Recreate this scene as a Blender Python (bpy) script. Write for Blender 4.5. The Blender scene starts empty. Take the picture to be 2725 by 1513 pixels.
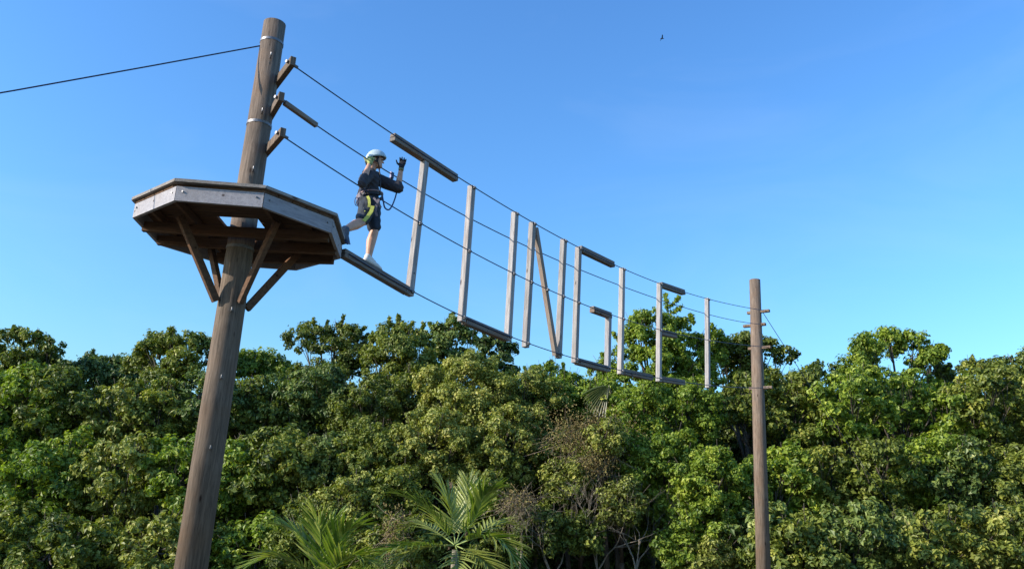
import bpy, math, random
import numpy as np
from mathutils import Vector, Matrix
from math import radians as R, sin, cos, pi
random.seed(4); rng = np.random.default_rng(11)
sc = bpy.context.scene
col = sc.collection

# ------------------------------------------------------------------ camera
H = 1.65                                   # eye height above the ground
FPX, PITCH, ROLL = 2300.0, R(17.0), R(3.2)
fw = Vector((0, cos(PITCH), sin(PITCH))); up0 = Vector((0, -sin(PITCH), cos(PITCH))); rt0 = Vector((1, 0, 0))
up = up0*cos(ROLL) - rt0*sin(ROLL); rt = rt0*cos(ROLL) + up0*sin(ROLL)
cd = bpy.data.cameras.new('camera'); cam = bpy.data.objects.new('camera', cd); col.objects.link(cam)
cd.sensor_width = 36; cd.lens = 36*FPX/2725; cd.clip_start = .1; cd.clip_end = 3000
m = Matrix((rt, up, -fw)).transposed().to_4x4(); m.translation = Vector((0, 0, H)); cam.matrix_world = m
sc.camera = cam

# ------------------------------------------------------------------ light
SUN_EL, SUN_AZ = R(24), R(250)             # compass style azimuth: 0 = +Y, clockwise
sdir = Vector((sin(SUN_AZ)*cos(SUN_EL), cos(SUN_AZ)*cos(SUN_EL), sin(SUN_EL)))
world = bpy.data.worlds.new('World'); sc.world = world; world.use_nodes = True
wn = world.node_tree; wn.nodes.clear()
wo = wn.nodes.new('ShaderNodeOutputWorld'); bg = wn.nodes.new('ShaderNodeBackground'); sky = wn.nodes.new('ShaderNodeTexSky')
sky.sky_type = 'NISHITA'; sky.sun_disc = False; sky.sun_elevation = SUN_EL; sky.sun_rotation = SUN_AZ
sky.air_density = 1.75; sky.dust_density = 0.8; sky.ozone_density = 9.0; sky.altitude = 0
bg.inputs[1].default_value = 0.15
gm = wn.nodes.new('ShaderNodeGamma'); gm.inputs[1].default_value = 1.26
wn.links.new(sky.outputs[0], gm.inputs[0])
# very thin uneven haze and wisps
wt = wn.nodes.new('ShaderNodeTexCoord'); wm = wn.nodes.new('ShaderNodeMapping'); wm.inputs['Scale'].default_value = (1, 1, 3.2); wn.links.new(wt.outputs['Generated'], wm.inputs[0])
wz = wn.nodes.new('ShaderNodeTexNoise'); wz.inputs['Scale'].default_value = 2.6; wz.inputs['Detail'].default_value = 7; wz.inputs['Roughness'].default_value = .55; wz.inputs['Distortion'].default_value = .8
wn.links.new(wm.outputs[0], wz.inputs['Vector']); wr = wn.nodes.new('ShaderNodeMapRange'); wr.inputs[1].default_value = .48; wr.inputs[2].default_value = .85; wr.inputs[4].default_value = .08
wn.links.new(wz.outputs[0], wr.inputs[0]); wx = wn.nodes.new('ShaderNodeMix'); wx.data_type = 'RGBA'; wx.inputs[7].default_value = (4.6, 5.2, 6.0, 1)
wn.links.new(wr.outputs[0], wx.inputs[0]); wn.links.new(gm.outputs[0], wx.inputs[6]); wn.links.new(wx.outputs[2], bg.inputs[0]); wn.links.new(bg.outputs[0], wo.inputs[0])
sd = bpy.data.lights.new('sun', 'SUN'); sd.energy = 5.0; sd.angle = R(.5); sd.color = (1, .90, .76)
sun = bpy.data.objects.new('sun', sd); col.objects.link(sun)
sun.rotation_euler = (-sdir).to_track_quat('-Z', 'Y').to_euler()
sc.view_settings.view_transform = 'Standard'; sc.view_settings.look = 'None'
sc.view_settings.exposure = .5; sc.view_settings.gamma = 1

# ------------------------------------------------------------------ helpers
def tag(o, label=None, cat=None, group=None, kind=None):
    if label: o['label'] = label
    if cat: o['category'] = cat
    if group: o['group'] = group
    if kind: o['kind'] = kind
    return o
def root_loc(p):
    v = Vector((0, 0, 0))
    while p is not None: v += p.location; p = p.parent
    return v
def empty(name, loc, label, cat, group=None):
    o = bpy.data.objects.new(name, None); col.objects.link(o); o.location = loc; o.empty_display_size = .1
    return tag(o, label, cat, group)
def link(name, me, parent=None, mat=None, origin=None):
    """me holds world coordinates; a top-level object gets its origin moved to `origin`"""
    o = bpy.data.objects.new(name, me); col.objects.link(o)
    if mat: me.materials.clear(); me.materials.append(mat)
    off = root_loc(parent) if parent else (Vector(origin) if origin is not None else Vector((0, 0, 0)))
    if off.length: me.transform(Matrix.Translation(-off))
    if parent: o.parent = parent
    else: o.location = off
    return o
def mesh(verts, faces, smooth=False):
    me = bpy.data.meshes.new('m'); me.from_pydata([tuple(v) for v in verts], [], faces)
    if smooth: me.polygons.foreach_set('use_smooth', [True]*len(me.polygons))
    me.update(); return me
def npmesh(V, F, smooth=False, attrs=None):
    """V (n,3), F (m,k) arrays; attrs: per-face float attributes"""
    me = bpy.data.meshes.new('m'); V = np.ascontiguousarray(V, np.float32); F = np.ascontiguousarray(F, np.int32)
    me.vertices.add(len(V)); me.vertices.foreach_set('co', V.ravel())
    k = F.shape[1]; me.loops.add(F.size); me.loops.foreach_set('vertex_index', F.ravel())
    me.polygons.add(len(F)); me.polygons.foreach_set('loop_start', np.arange(0, F.size, k, dtype=np.int32))
    me.polygons.foreach_set('use_smooth', np.full(len(F), smooth))
    me.update(calc_edges=True)
    for n, a in (attrs or {}).items():
        at = me.attributes.new(n, 'FLOAT', 'FACE'); at.data.foreach_set('value', np.ascontiguousarray(a, np.float32))
    return me
class MB:
    def __init__(s): s.v = []; s.f = []
    def box(s, c, ax, ay, az, hx, hy, hz, bev=0.004):
        """bevelled box: centre, three unit axes, half sizes"""
        c = Vector(c); b = min(bev, hx*.4, hy*.4, hz*.4); n0 = len(s.v); idx = {}
        for sx in (-1, 1):
            for sy in (-1, 1):
                for sz in (-1, 1):
                    for k in range(3):
                        e = [hx, hy, hz]
                        for q in range(3):
                            if q != k: e[q] -= b
                        idx[(sx, sy, sz, k)] = len(s.v)
                        s.v.append(c + ax*sx*e[0] + ay*sy*e[1] + az*sz*e[2])
        S = (-1, 1); g = lambda *a: idx[a]
        for q in S:
            s.f += [[g(q,-1,-1,0),g(q,1,-1,0),g(q,1,1,0),g(q,-1,1,0)], [g(-1,q,-1,1),g(1,q,-1,1),g(1,q,1,1),g(-1,q,1,1)],
                    [g(-1,-1,q,2),g(1,-1,q,2),g(1,1,q,2),g(-1,1,q,2)]]
        for a in S:
            for c2 in S:
                s.f += [[g(a,c2,-1,0),g(a,c2,1,0),g(a,c2,1,1),g(a,c2,-1,1)], [g(a,-1,c2,0),g(a,1,c2,0),g(a,1,c2,2),g(a,-1,c2,2)],
                        [g(-1,a,c2,1),g(1,a,c2,1),g(1,a,c2,2),g(-1,a,c2,2)]]
                for z in S: s.f.append([g(a,c2,z,0), g(a,c2,z,1), g(a,c2,z,2)])
        return s
    def bar(s, p0, p1, w, t, side, bev=.004):
        """timber from p0 to p1; w = width across `side`'s perpendicular, t = thickness along `side`"""
        p0 = Vector(p0); p1 = Vector(p1); ax = (p1-p0).normalized(); ay = (Vector(side) - ax*Vector(side).dot(ax)).normalized(); az = ax.cross(ay)
        return s.box((p0+p1)/2, ax, ay, az, (p1-p0).length/2, t/2, w/2, bev)
    def tube(s, pts, rad, n=8, cap=True):
        pts = [Vector(p) for p in pts]; rr = rad if hasattr(rad, '__len__') else [rad]*len(pts)
        nrm = None; rings = []
        for i, p in enumerate(pts):
            t = (pts[min(i+1, len(pts)-1)] - pts[max(i-1, 0)]).normalized()
            if nrm is None: nrm = t.orthogonal().normalized()
            nrm = (nrm - t*nrm.dot(t)).normalized(); b = t.cross(nrm)
            rings.append(len(s.v))
            for k in range(n): a = 2*pi*k/n; s.v.append(p + (nrm*cos(a) + b*sin(a))*rr[i])
        for i in range(len(pts)-1):
            for k in range(n):
                a = rings[i]+k; b2 = rings[i]+(k+1) % n; s.f.append([a, b2, b2+n, a+n])
        if cap: s.f.append([rings[0]+k for k in range(n)][::-1]); s.f.append([rings[-1]+k for k in range(n)])
        return s
    def prism(s, poly, z0, z1):
        n = len(poly); b = len(s.v)
        for z in (z0, z1):
            for p in poly: s.v.append(Vector((p[0], p[1], z)))
        s.f.append(list(range(b, b+n))[::-1]); s.f.append(list(range(b+n, b+2*n)))
        for i in range(n): j = (i+1) % n; s.f.append([b+i, b+j, b+n+j, b+n+i])
        return s
    def build(s, name, mat, parent=None, smooth=False, origin=None): return link(name, mesh(s.v, s.f, smooth), parent, mat, origin)

# ---------------- materials
def newmat(name):
    m = bpy.data.materials.new(name); m.use_nodes = True; nt = m.node_tree; b = nt.nodes['Principled BSDF']; return m, nt, b
def ramp(nt, fac, stops):
    r = nt.nodes.new('ShaderNodeValToRGB'); e = r.color_ramp.elements
    while len(e) < len(stops): e.new(.5)
    for x, (p, c) in zip(e, stops): x.position = p; x.color = (*c, 1)
    nt.links.new(fac, r.inputs[0]); return r.outputs[0]
def noise(nt, vec, scale, detail=4, rough=.6, dist=0):
    n = nt.nodes.new('ShaderNodeTexNoise'); n.inputs['Scale'].default_value = scale; n.inputs['Detail'].default_value = detail
    n.inputs['Roughness'].default_value = rough; n.inputs['Distortion'].default_value = dist
    if vec is not None: nt.links.new(vec, n.inputs['Vector'])
    return n.outputs[0]
def mix(nt, f, a, b, mode='MIX'):
    x = nt.nodes.new('ShaderNodeMix'); x.data_type = 'RGBA'; x.blend_type = mode
    for s, v in ((x.inputs[0], f), (x.inputs[6], a), (x.inputs[7], b)):
        if isinstance(v, (int, float)): s.default_value = v
        elif isinstance(v, tuple): s.default_value = (*v, 1)
        else: nt.links.new(v, s)
    return x.outputs[2]
def bump(nt, b, h, strength=.3, dist=.01):
    n = nt.nodes.new('ShaderNodeBump'); n.inputs['Strength'].default_value = strength; n.inputs['Distance'].default_value = dist
    nt.links.new(h, n.inputs['Height']); nt.links.new(n.outputs[0], b.inputs['Normal'])
def simple(name, c, rough=.6, var=.25, scale=20, metal=0, spec=.5, bmp=.15):
    m, nt, b = newmat(name); tc = nt.nodes.new('ShaderNodeTexCoord').outputs['Object']
    f = noise(nt, tc, scale); lo = tuple(x*(1-var) for x in c); hi = tuple(min(1, x*(1+var)) for x in c)
    nt.links.new(ramp(nt, f, [(.3, lo), (.7, hi)]), b.inputs['Base Color'])
    b.inputs['Roughness'].default_value = rough; b.inputs['Metallic'].default_value = metal; b.inputs['Specular IOR Level'].default_value = spec
    if bmp: bump(nt, b, noise(nt, tc, scale*2.5), bmp, .004)
    return m
def wood(name, axis, dark, light, warm, warmth=.35):
    """weathered timber, grain stretched along the given world axis vector"""
    m, nt, b = newmat(name); tc = nt.nodes.new('ShaderNodeTexCoord').outputs['Object']
    ax = Vector(axis).normalized(); q = ax.rotation_difference(Vector((1, 0, 0))).to_euler()
    mp = nt.nodes.new('ShaderNodeMapping'); nt.links.new(tc, mp.inputs[0]); mp.inputs['Rotation'].default_value = q
    sc2 = nt.nodes.new('ShaderNodeVectorMath'); sc2.operation = 'MULTIPLY'; nt.links.new(mp.outputs[0], sc2.inputs[0]); sc2.inputs[1].default_value = (1.3, 20, 20)
    g = noise(nt, sc2.outputs[0], 1.6, 8, .65, .6); g2 = noise(nt, sc2.outputs[0], 5, 4, .7)
    base = ramp(nt, g, [(.3, dark), (.5, tuple((a+c)/2 for a, c in zip(dark, light))), (.68, light)])
    blot = noise(nt, mp.outputs[0], 2.2, 5, .6, .4)
    f = ramp(nt, blot, [(.45, (0, 0, 0)), (.7, (1, 1, 1))])
    mx = nt.nodes.new('ShaderNodeMath'); mx.operation = 'MULTIPLY'; nt.links.new(f, mx.inputs[0]); mx.inputs[1].default_value = warmth
    c1 = mix(nt, mx.outputs[0], base, warm)
    # knots and dark checks
    vo = nt.nodes.new('ShaderNodeTexVoronoi'); vs = nt.nodes.new('ShaderNodeVectorMath'); vs.operation = 'MULTIPLY'
    nt.links.new(mp.outputs[0], vs.inputs[0]); vs.inputs[1].default_value = (2.2, 7, 7); nt.links.new(vs.outputs[0], vo.inputs['Vector']); vo.inputs['Scale'].default_value = 1.0
    k = ramp(nt, vo.outputs[0], [(.06, (.25, .2, .18)), (.13, (1, 1, 1))])
    c2 = mix(nt, 1.0, c1, k, 'MULTIPLY')
    st = ramp(nt, g2, [(.32, (.45, .42, .40)), (.46, (1, 1, 1))])
    c3 = mix(nt, .7, c2, st, 'MULTIPLY')
    oi = nt.nodes.new('ShaderNodeObjectInfo').outputs['Random']
    c3 = mix(nt, 1.0, c3, ramp(nt, oi, [(0, (.80, .78, .76)), (.35, (1.0, .94, .89)), (.7, (.88, .88, .90)), (1, (1.08, 1.04, 1.0))]), 'MULTIPLY')
    ov = nt.nodes.new('ShaderNodeVectorMath'); ov.operation = 'ADD'; nt.links.new(tc, ov.inputs[0]); sc3 = nt.nodes.new('ShaderNodeMath'); sc3.operation = 'MULTIPLY'; nt.links.new(oi, sc3.inputs[0]); sc3.inputs[1].default_value = 37.0
    nt.links.new(sc3.outputs[0], ov.inputs[1]); nt.links.new(ov.outputs[0], mp.inputs[0])
    nt.links.new(c3, b.inputs['Base Color']); b.inputs['Roughness'].default_value = .85; b.inputs['Specular IOR Level'].default_value = .2
    bump(nt, b, g, .35, .004); return m
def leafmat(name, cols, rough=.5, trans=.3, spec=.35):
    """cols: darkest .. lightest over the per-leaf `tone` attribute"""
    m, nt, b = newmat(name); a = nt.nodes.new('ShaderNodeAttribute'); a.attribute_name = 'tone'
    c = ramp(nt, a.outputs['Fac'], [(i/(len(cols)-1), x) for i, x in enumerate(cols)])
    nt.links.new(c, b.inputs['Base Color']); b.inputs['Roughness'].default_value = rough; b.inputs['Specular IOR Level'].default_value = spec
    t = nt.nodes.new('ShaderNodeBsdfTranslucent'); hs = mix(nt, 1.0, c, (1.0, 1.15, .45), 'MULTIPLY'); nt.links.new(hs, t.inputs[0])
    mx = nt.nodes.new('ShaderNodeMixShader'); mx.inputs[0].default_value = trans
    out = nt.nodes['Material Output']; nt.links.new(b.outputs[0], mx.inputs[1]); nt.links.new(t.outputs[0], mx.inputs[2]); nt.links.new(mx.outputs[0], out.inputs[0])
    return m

# ---------------- the vertical plane in which the letters hang
TH = R(53); P0 = Vector((-1.45, 11.65, 0)); D = Vector((cos(TH), sin(TH), 0)); N = Vector((sin(TH), -cos(TH), 0)); Z = Vector((0, 0, 1))
def T(s, z, o=0.0): return P0 + D*s + N*o + Z*(z+H)      # along, height above the eye, towards the viewer
def W(px, py, Y):                                          # photo direction taken out to world depth Y
    r = fw + rt*((px-1362.5)/FPX) + up*((756.5-py)/FPX)
    return Vector((0, 0, H)) + r*(Y/r.y)

M = {}
M['post'] = wood('weathered_post', (0, 0, 1), (.20, .195, .195), (.46, .45, .45), (.30, .24, .21), .3)
M['beam'] = wood('weathered_beam', D, (.10, .092, .086), (.26, .24, .22), (.25, .15, .09), .5)
M['diag'] = wood('weathered_diagonal', (T(3.84, 3.3)-T(2.88, 5.35)), (.17, .15, .13), (.33, .29, .26), (.29, .18, .12), .45)
M['fascia'] = wood('painted_fascia', D, (.24, .24, .27), (.38, .38, .41), (.30, .27, .25), .3)
M['deck'] = wood('deck_board', (1, 0, 0), (.06, .038, .027), (.16, .10, .066), (.17, .085, .042), .5)
M['edge'] = wood('deck_edge', D, (.16, .16, .16), (.34, .33, .32), (.22, .16, .10), .4)
M['pole'] = wood('utility_pole', (0, 0, 1), (.075, .06, .048), (.24, .19, .15), (.17, .11, .07), .5)
M['cable'] = simple('steel_cable', (.035, .05, .09), .5, .3, 60, .6)
M['clamp'] = simple('galvanised_clamp', (.16, .16, .17), .5, .3, 40, .7)
M['bark'] = simple('bark', (.085, .068, .05), .9, .45, 9, bmp=.7)
M['twig'] = simple('grey_twig', (.20, .17, .13), .9, .4, 8, bmp=.4)
M['dry'] = simple('dry_vine', (.25, .19, .125), .9, .5, 5, bmp=.3)
M['ground'] = simple('leaf_litter_ground', (.07, .06, .035), .95, .5, 1.5, bmp=.6)

# ------------------------------------------------------------------ ground
g = MB(); g.prism([(-900, -900), (900, -900), (900, 900), (-900, 900)], -.5, 0); o = g.build('ground', M['ground']); tag(o, kind='structure')

# ------------------------------------------------------------------ cables
SP = dict(top=[(-2.54, 5.66), (-2.16, 5.62), (-.6, 5.50), (.81, 5.43), (1.21, 5.405), (2.38, 5.37), (2.88, 5.365), (3.89, 5.37), (4.38, 5.39), (6.06, 5.48), (7.69, 5.63), (10.2, 5.94), (10.65, 6.01), (14, 6.62)],
     second=[(-2.54, 5.2), (-2.0, 5.13), (-1.09, 5.01), (-.48, 4.98), (.01, 4.965), (1.12, 4.95), (2.36, 4.95), (3.85, 5.01), (6.07, 5.16), (7.7, 5.31), (10.19, 5.61), (10.63, 5.67), (14, 6.25)],
     third=[(-2.54, 4.68), (-2.0, 4.6), (-1.08, 4.49), (.14, 4.405), (1.23, 4.355), (2.4, 4.32), (3.84, 4.31), (5., 4.37), (6.09, 4.455), (7.7, 4.61), (10.17, 4.93), (14, 5.6)],
     low=[(-1.28, 3.55), (.07, 3.37), (1.21, 3.29), (2.39, 3.25), (2.89, 3.25), (3.79, 3.27), (4.42, 3.3), (6.04, 3.41), (7.66, 3.56), (10.14, 3.86), (14, 4.5)])
CO = {k: np.polyfit([a for a, b in v], [b for a, b in v], 4) for k, v in SP.items()}
def cz(k, s): return float(np.polyval(CO[k], s))
OFF = dict(top=0.060, second=-.062, third=.064, low=.064)
S0 = -2.54; S1 = 14.0
LB = dict(top='dark steel cable along the tops of the wooden letters', second='second steel cable from the top, running behind the letter posts',
     third='third steel cable from the top, clamped to the middle of the letter posts', low='lowest steel cable, starting at the platform edge and carrying the feet of the letters')
for k in SP:
    s0 = -1.22 if k == 'low' else S0
    pts = [T(s, cz(k, s), OFF[k]) for s in np.linspace(s0, S1, 60)]
    b = MB(); b.tube(pts, .0085, 6); o = b.build('steel_cable', M['cable'], smooth=True, origin=pts[0])
    tag(o, LB[k], 'cable', 'cables carrying the hanging letters')

# ------------------------------------------------------------------ letters
PW, PT = .100, .096
def letter(cap, s, extra=''):
    return empty('wooden_letter', T(s, cz('low', s)-.06), cap, 'letter', 'wooden letters hanging on the cables')
def clamp(par, s, k):
    z = cz(k, s); o = OFF[k]; b = MB(); b.box(T(s, z, o*.93), D, N, Z, .026, .016, .022, .004)
    sg = 1 if o > 0 else -1
    for q in (-1, 1): b.tube([T(s+q*.014, z, o-.02*sg), T(s+q*.014, z, o+.026*sg)], .006, 6)
    b.build('cable_clamp', M['clamp'], par)
def bolt(par, s, z):
    b = MB(); b.tube([T(s, z, PT/2-.004), T(s, z, PT/2+.012)], .012, 6); b.build('bolt', M['clamp'], par)
def post(par, s0, z0, s1, z1, mat='post', clamps=True):
    r = random.uniform(-.002, .002)
    b = MB(); b.bar(T(s0, z0, r), T(s1, z1, r), PW, PT, N, .006); o = b.build('post', M[mat], par)
    return o
def beam(par, s0, s1, k, dz0=0, dz1=0):
    """two boards bolted together, one over the other, the cable in the joint"""
    z0 = cz(k, s0)+dz0; z1 = cz(k, s1)+dz1
    for i, (dz, o, h, t) in enumerate(((.032, -.004, .054, .098), (-.030, .002, .060, .108))):
        e = random.uniform(-.008, .008)
        b = MB(); b.bar(T(s0+e, z0+dz, o), T(s1+e, z1+dz, o), h, t, N, .005); b.build('board', M['beam'], par)
    b = MB(); n = max(2, int((s1-s0)/.35))
    for q in range(n):
        s = s0+.06+(s1-s0-.12)*q/(n-1); z = z0+(z1-z0)*(s-s0)/(s1-s0); b = MB(); b.tube([T(s, z-.030, .050), T(s, z-.030, .064)], .009, 6); b.build('bolt', M['clamp'], par)
def full(par, s, sb=None):
    sb = s if sb is None else sb
    p = post(par, sb, cz('low', sb)-.06, s, cz('top', s)+.035)
    for k in ('top', 'third', 'low'): clamp(par, s if k == 'top' else sb if k == 'low' else (s+sb)/2, k)
    return p
J = letter('large weathered wooden letter J, nearest, with a plank the climber stands on', -.2)
beam(J, -.60, .82, 'top'); beam(J, -1.27, -.02, 'low')
post(J, .03, cz('low', .03)-.055, .10, cz('top', .1)-.052); clamp(J, .065, 'third'); clamp(J, .03, 'low'); bolt(J, .045, cz('low', .05)+.28)
U = letter('weathered wooden letter U, two posts on a low plank, right of the J', 1.8)
full(U, 1.21, 1.2); beam(U, 1.255, 2.325, 'low', -.02, -.02); full(U, 2.38, 2.375)
NL = letter('weathered wooden letter N with a slanting board between two posts', 3.3)
full(NL, 2.90, 2.875); full(NL, 3.89, 3.86)
b = MB(); b.bar(T(2.985, cz('top', 2.95)-.03, 0), T(3.775, cz('low', 3.8)-.03, 0), .088, .082, N, .006); b.build('slanting_board', M['diag'], NL); clamp(NL, 3.37, 'third')
G = letter('weathered wooden letter G with a short inner post and a gap on its right', 5)
full(G, 4.40, 4.40); beam(G, 4.45, 5.68, 'top', .02, .02); beam(G, 4.45, 5.50, 'low', -.02, -.02); beam(G, 4.93, 5.60, 'third')
post(G, 5.55, cz('low', 5.55)-.06, 5.55, cz('third', 5.55)-.052); clamp(G, 5.55, 'low')
L = letter('weathered wooden letter L, tall post and low plank, in front of the leafy tree', 6.6)
full(L, 6.06, 6.05); beam(L, 6.1, 7.32, 'low')
E = letter('weathered wooden letter E with three short planks, second from the right', 8.2)
full(E, 7.69, 7.67); beam(E, 7.735, 8.87, 'top', .01, .01); beam(E, 7.735, 8.45, 'third', -.03, -.03); beam(E, 7.735, 8.85, 'low')
I = letter('single upright weathered post forming the letter I, farthest on the right', 10.2)
full(I, 10.18, 10.15)

# ------------------------------------------------------------------ platform round a pole
OC = Vector((-3.345, 10.04, 0)); DZ = 3.665; RAD = 1.252
def octv(r, z, k): a = R(-64+45*k); return Vector((OC.x+r*cos(a), OC.y+r*sin(a), z+H))
plat = empty('octagonal_platform', OC+Z*(DZ+H-.2), 'octagonal wooden platform on a pole, the climber stepping off its right edge', 'platform')
octo = [octv(RAD, 0, k) for k in range(8)]
def clipx(poly, y):
    xs = []
    for i in range(len(poly)):
        a, c = poly[i], poly[(i+1) % len(poly)]
        if (a.y-y)*(c.y-y) < 0: xs.append(a.x+(c.x-a.x)*(y-a.y)/(c.y-a.y))
    return (min(xs), max(xs)) if len(xs) >= 2 else None
ys = np.arange(OC.y-1.27, OC.y+1.27, .142)
for y in ys:
    A, B2 = clipx(octo, y+.004), clipx(octo, y+.134)
    if not A or not B2: continue
    segs = [[(A[0], y+.004), (A[1], y+.004), (B2[1], y+.134), (B2[0], y+.134)]]
    if abs(y+.07-OC.y) < .27: c = .25; segs = [[(A[0], y+.004), (OC.x-c, y+.004), (OC.x-c, y+.134), (B2[0], y+.134)], [(OC.x+c, y+.004), (A[1], y+.004), (B2[1], y+.134), (OC.x+c, y+.134)]]
    for sg in segs:
        b = MB(); e = random.uniform(0, .004); b.prism(sg, DZ+H-.038+e, DZ+H-.002+e); b.build('deck_plank', M['deck'], plat)
def quadboard(k, r0, r1, z0, z1, name, mat):
    a, c, d, e = octv(r0, 0, k), octv(r0, 0, k+1), octv(r1, 0, k+1), octv(r1, 0, k)
    g = .004; t = (c-a).normalized(); b = MB(); b.prism([(p.x, p.y) for p in (a+t*g, c-t*g, d-t*g, e+t*g)], z0+H, z1+H); b.build(name, M[mat], plat)
for k in range(8):
    quadboard(k, RAD-.13, RAD+.045, DZ+.001, DZ+.036, 'edge_board', 'edge')
    quadboard(k, RAD-.045, RAD-.002, DZ-.21, DZ-.040, 'fascia_board', 'fascia')
    a, c = octv(RAD, DZ-.1, k), octv(RAD, DZ-.1, k+1)
    for f in (.08, .92):
        p = a.lerp(c, f); n = (p-OC); n.z = 0; n.normalize(); b = MB(); b.tube([p-n*.012+Z*0, p+n*.010], .011, 6); b.build('bolt', M['clamp'], plat)
X = Vector((1, 0, 0)); Yv = Vector((0, 1, 0))
for q, x in enumerate((-.9, -.5, .5, .9)):
    l = 1.04 if abs(x) < .6 else .62; b = MB(); b.bar((OC.x+x, OC.y-l, DZ+H-.092), (OC.x+x, OC.y+l, DZ+H-.092), .10, .042, X); b.build('joist', M['deck'], plat)
for sy in (-.24, .24):
    b = MB(); b.bar((OC.x-1.12, OC.y+sy, DZ+H-.205), (OC.x+1.12, OC.y+sy, DZ+H-.205), .12, .06, Yv); b.build('support_beam', M['deck'], plat)
# the beam under the far edge, seen from below
b = MB(); b.bar((OC.x-.55, OC.y+.80, DZ+H-.205), (OC.x+1.02, OC.y+.62, DZ+H-.205), .12, .06, Yv); b.build('support_beam', M['deck'], plat)
for a in range(4):
    v = Vector((cos(a*pi/2+.785), sin(a*pi/2+.785), 0)); b = MB(); b.bar(OC+v*.2+Z*(DZ+H-1.05), OC+v*.80+Z*(DZ+H-.16), .09, .06, Z.cross(v)); b.build('knee_brace', M['deck'], plat)
def pole(base, top, r, lab):
    o = empty('utility_pole', base, lab, 'pole', 'poles holding up the cables')
    b = MB(); b.tube([base, base.lerp(top, .5), top], [r*1.12, r, r*.88], 20); b.build('pole_shaft', M['pole'], o, True); return o
po = pole(Vector((OC.x, OC.y, 0)), OC+Z*(6.5+H), .165, 'thick brown pole rising through the octagonal platform')
for k in ('top', 'second', 'third'):
    p = T(S0, cz(k, S0), OFF[k]); q = Vector((OC.x, OC.y, p.z)); v = (p-q); v.z = 0; v.normalize()
    b = MB(); b.bar(q-v*.32+Z.cross(v)*.20, p+v*.08, .12, .07, Z.cross(v)); b.build('cross_arm', M['pole'], po)
    b = MB(); b.tube([p-D*.06, p+D*.12], .022, 8); b.build('cable_anchor', M['clamp'], po)
pe = T(S1, 0, 0); pe.z = 0
po2 = pole(pe-N*.25, pe-N*.25+Z*9.2, .17, 'brown pole at the far right end of the cables, behind the trees')
for k in SP:
    p = T(S1, cz(k, S1), OFF[k]); b = MB(); b.bar(p-N*.55, p+N*.08, .1, .07, Z); b.build('cross_arm', M['pole'], po2)
for z in (DZ-.34, DZ+.25, 5.0, 6.2):
    b = MB(); V = []; b.tube([Vector((OC.x, OC.y, z+H-.018)), Vector((OC.x, OC.y, z+H+.018))], .165*(1.12-.24*(z+H)/(6.5+H))+.006, 24, False); b.build('steel_band', M['clamp'], po, True)
for i, z in enumerate((.9, 1.3, 1.7, 2.1, 2.5, 2.9, 4.3, 4.7, 5.1, 5.5, 5.9)):
    v = Vector((cos(-1.2+(i % 2)*2.4), sin(-1.2+(i % 2)*2.4), 0)); b = MB(); p = Vector((OC.x, OC.y, z+H)); b.tube([p+v*.13, p+v*.25, p+v*.25+Z*.03], .010, 6); b.build('step_bolt', M['clamp'], po)
for (p, q, lb) in ((Vector((OC.x, OC.y, 6.2+H)), Vector((-16, 2.5, 0)), 'stay cable running down to the left from the top of the near pole'), (pe-N*.25+Z*8.6, Vector((16.5, 31, 0)), 'stay cable running down to the right from the far pole')):
    b = MB(); b.tube([p.lerp(q, t)-Z*.35*sin(pi*t) for t in np.linspace(0, 1, 12)], .009, 6); o = b.build('stay_cable', M['cable'], smooth=True, origin=p); tag(o, lb, 'cable', 'stay cables of the poles')
# timber sleeve on the second cable
b = MB(); zz = cz('second', -2.0); b.bar(T(-2.45, cz('second', -2.45)+.0, -.062), T(-1.905, cz('second', -1.9)+.0, -.062), .062, .06, N, .006)
o = b.build('cable_sleeve', M['beam'], origin=T(-2.2, zz)); tag(o, 'short dark timber sleeve on the second cable, above the platform', 'timber sleeve')

# ------------------------------------------------------------------ the climber
def prim_mesh(prims):
    V = []; F = []
    for p in prims:
        b = len(V)
        if p[0] == 'c':
            _, p0, p1, r0, r1 = p; p0 = Vector(p0); p1 = Vector(p1); ax = (p1-p0); L2 = ax.length; ax.normalize(); u = ax.orthogonal().normalized(); w = ax.cross(u)
            prof = [(-r0*cos(t), r0*sin(t)) for t in np.linspace(0.12, pi/2, 5)] + [(L2+r1*sin(t), r1*cos(t)) for t in np.linspace(0, pi/2-.12, 5)]
            n = 14
            for (h, r) in prof:
                for k in range(n): a = 2*pi*k/n; V.append(p0+ax*h+(u*cos(a)+w*sin(a))*r)
            m2 = len(prof)
        else:
            _, c, rad, axs = p; c = Vector(c); n = 18; m2 = 10; X1, Y1, Z1 = axs
            for t in np.linspace(.1, pi-.1, m2):
                for k in range(n): a = 2*pi*k/n; V.append(c+X1*(rad[0]*sin(t)*cos(a))+Y1*(rad[1]*sin(t)*sin(a))-Z1*(rad[2]*cos(t)))
        for i in range(m2-1):
            for k in range(n): k2 = (k+1) % n; F.append([b+i*n+k, b+i*n+k2, b+(i+1)*n+k2, b+(i+1)*n+k])
        F.append([b+k for k in range(n)][::-1]); F.append([b+(m2-1)*n+k for k in range(n)])
    return mesh(V, F)
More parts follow.
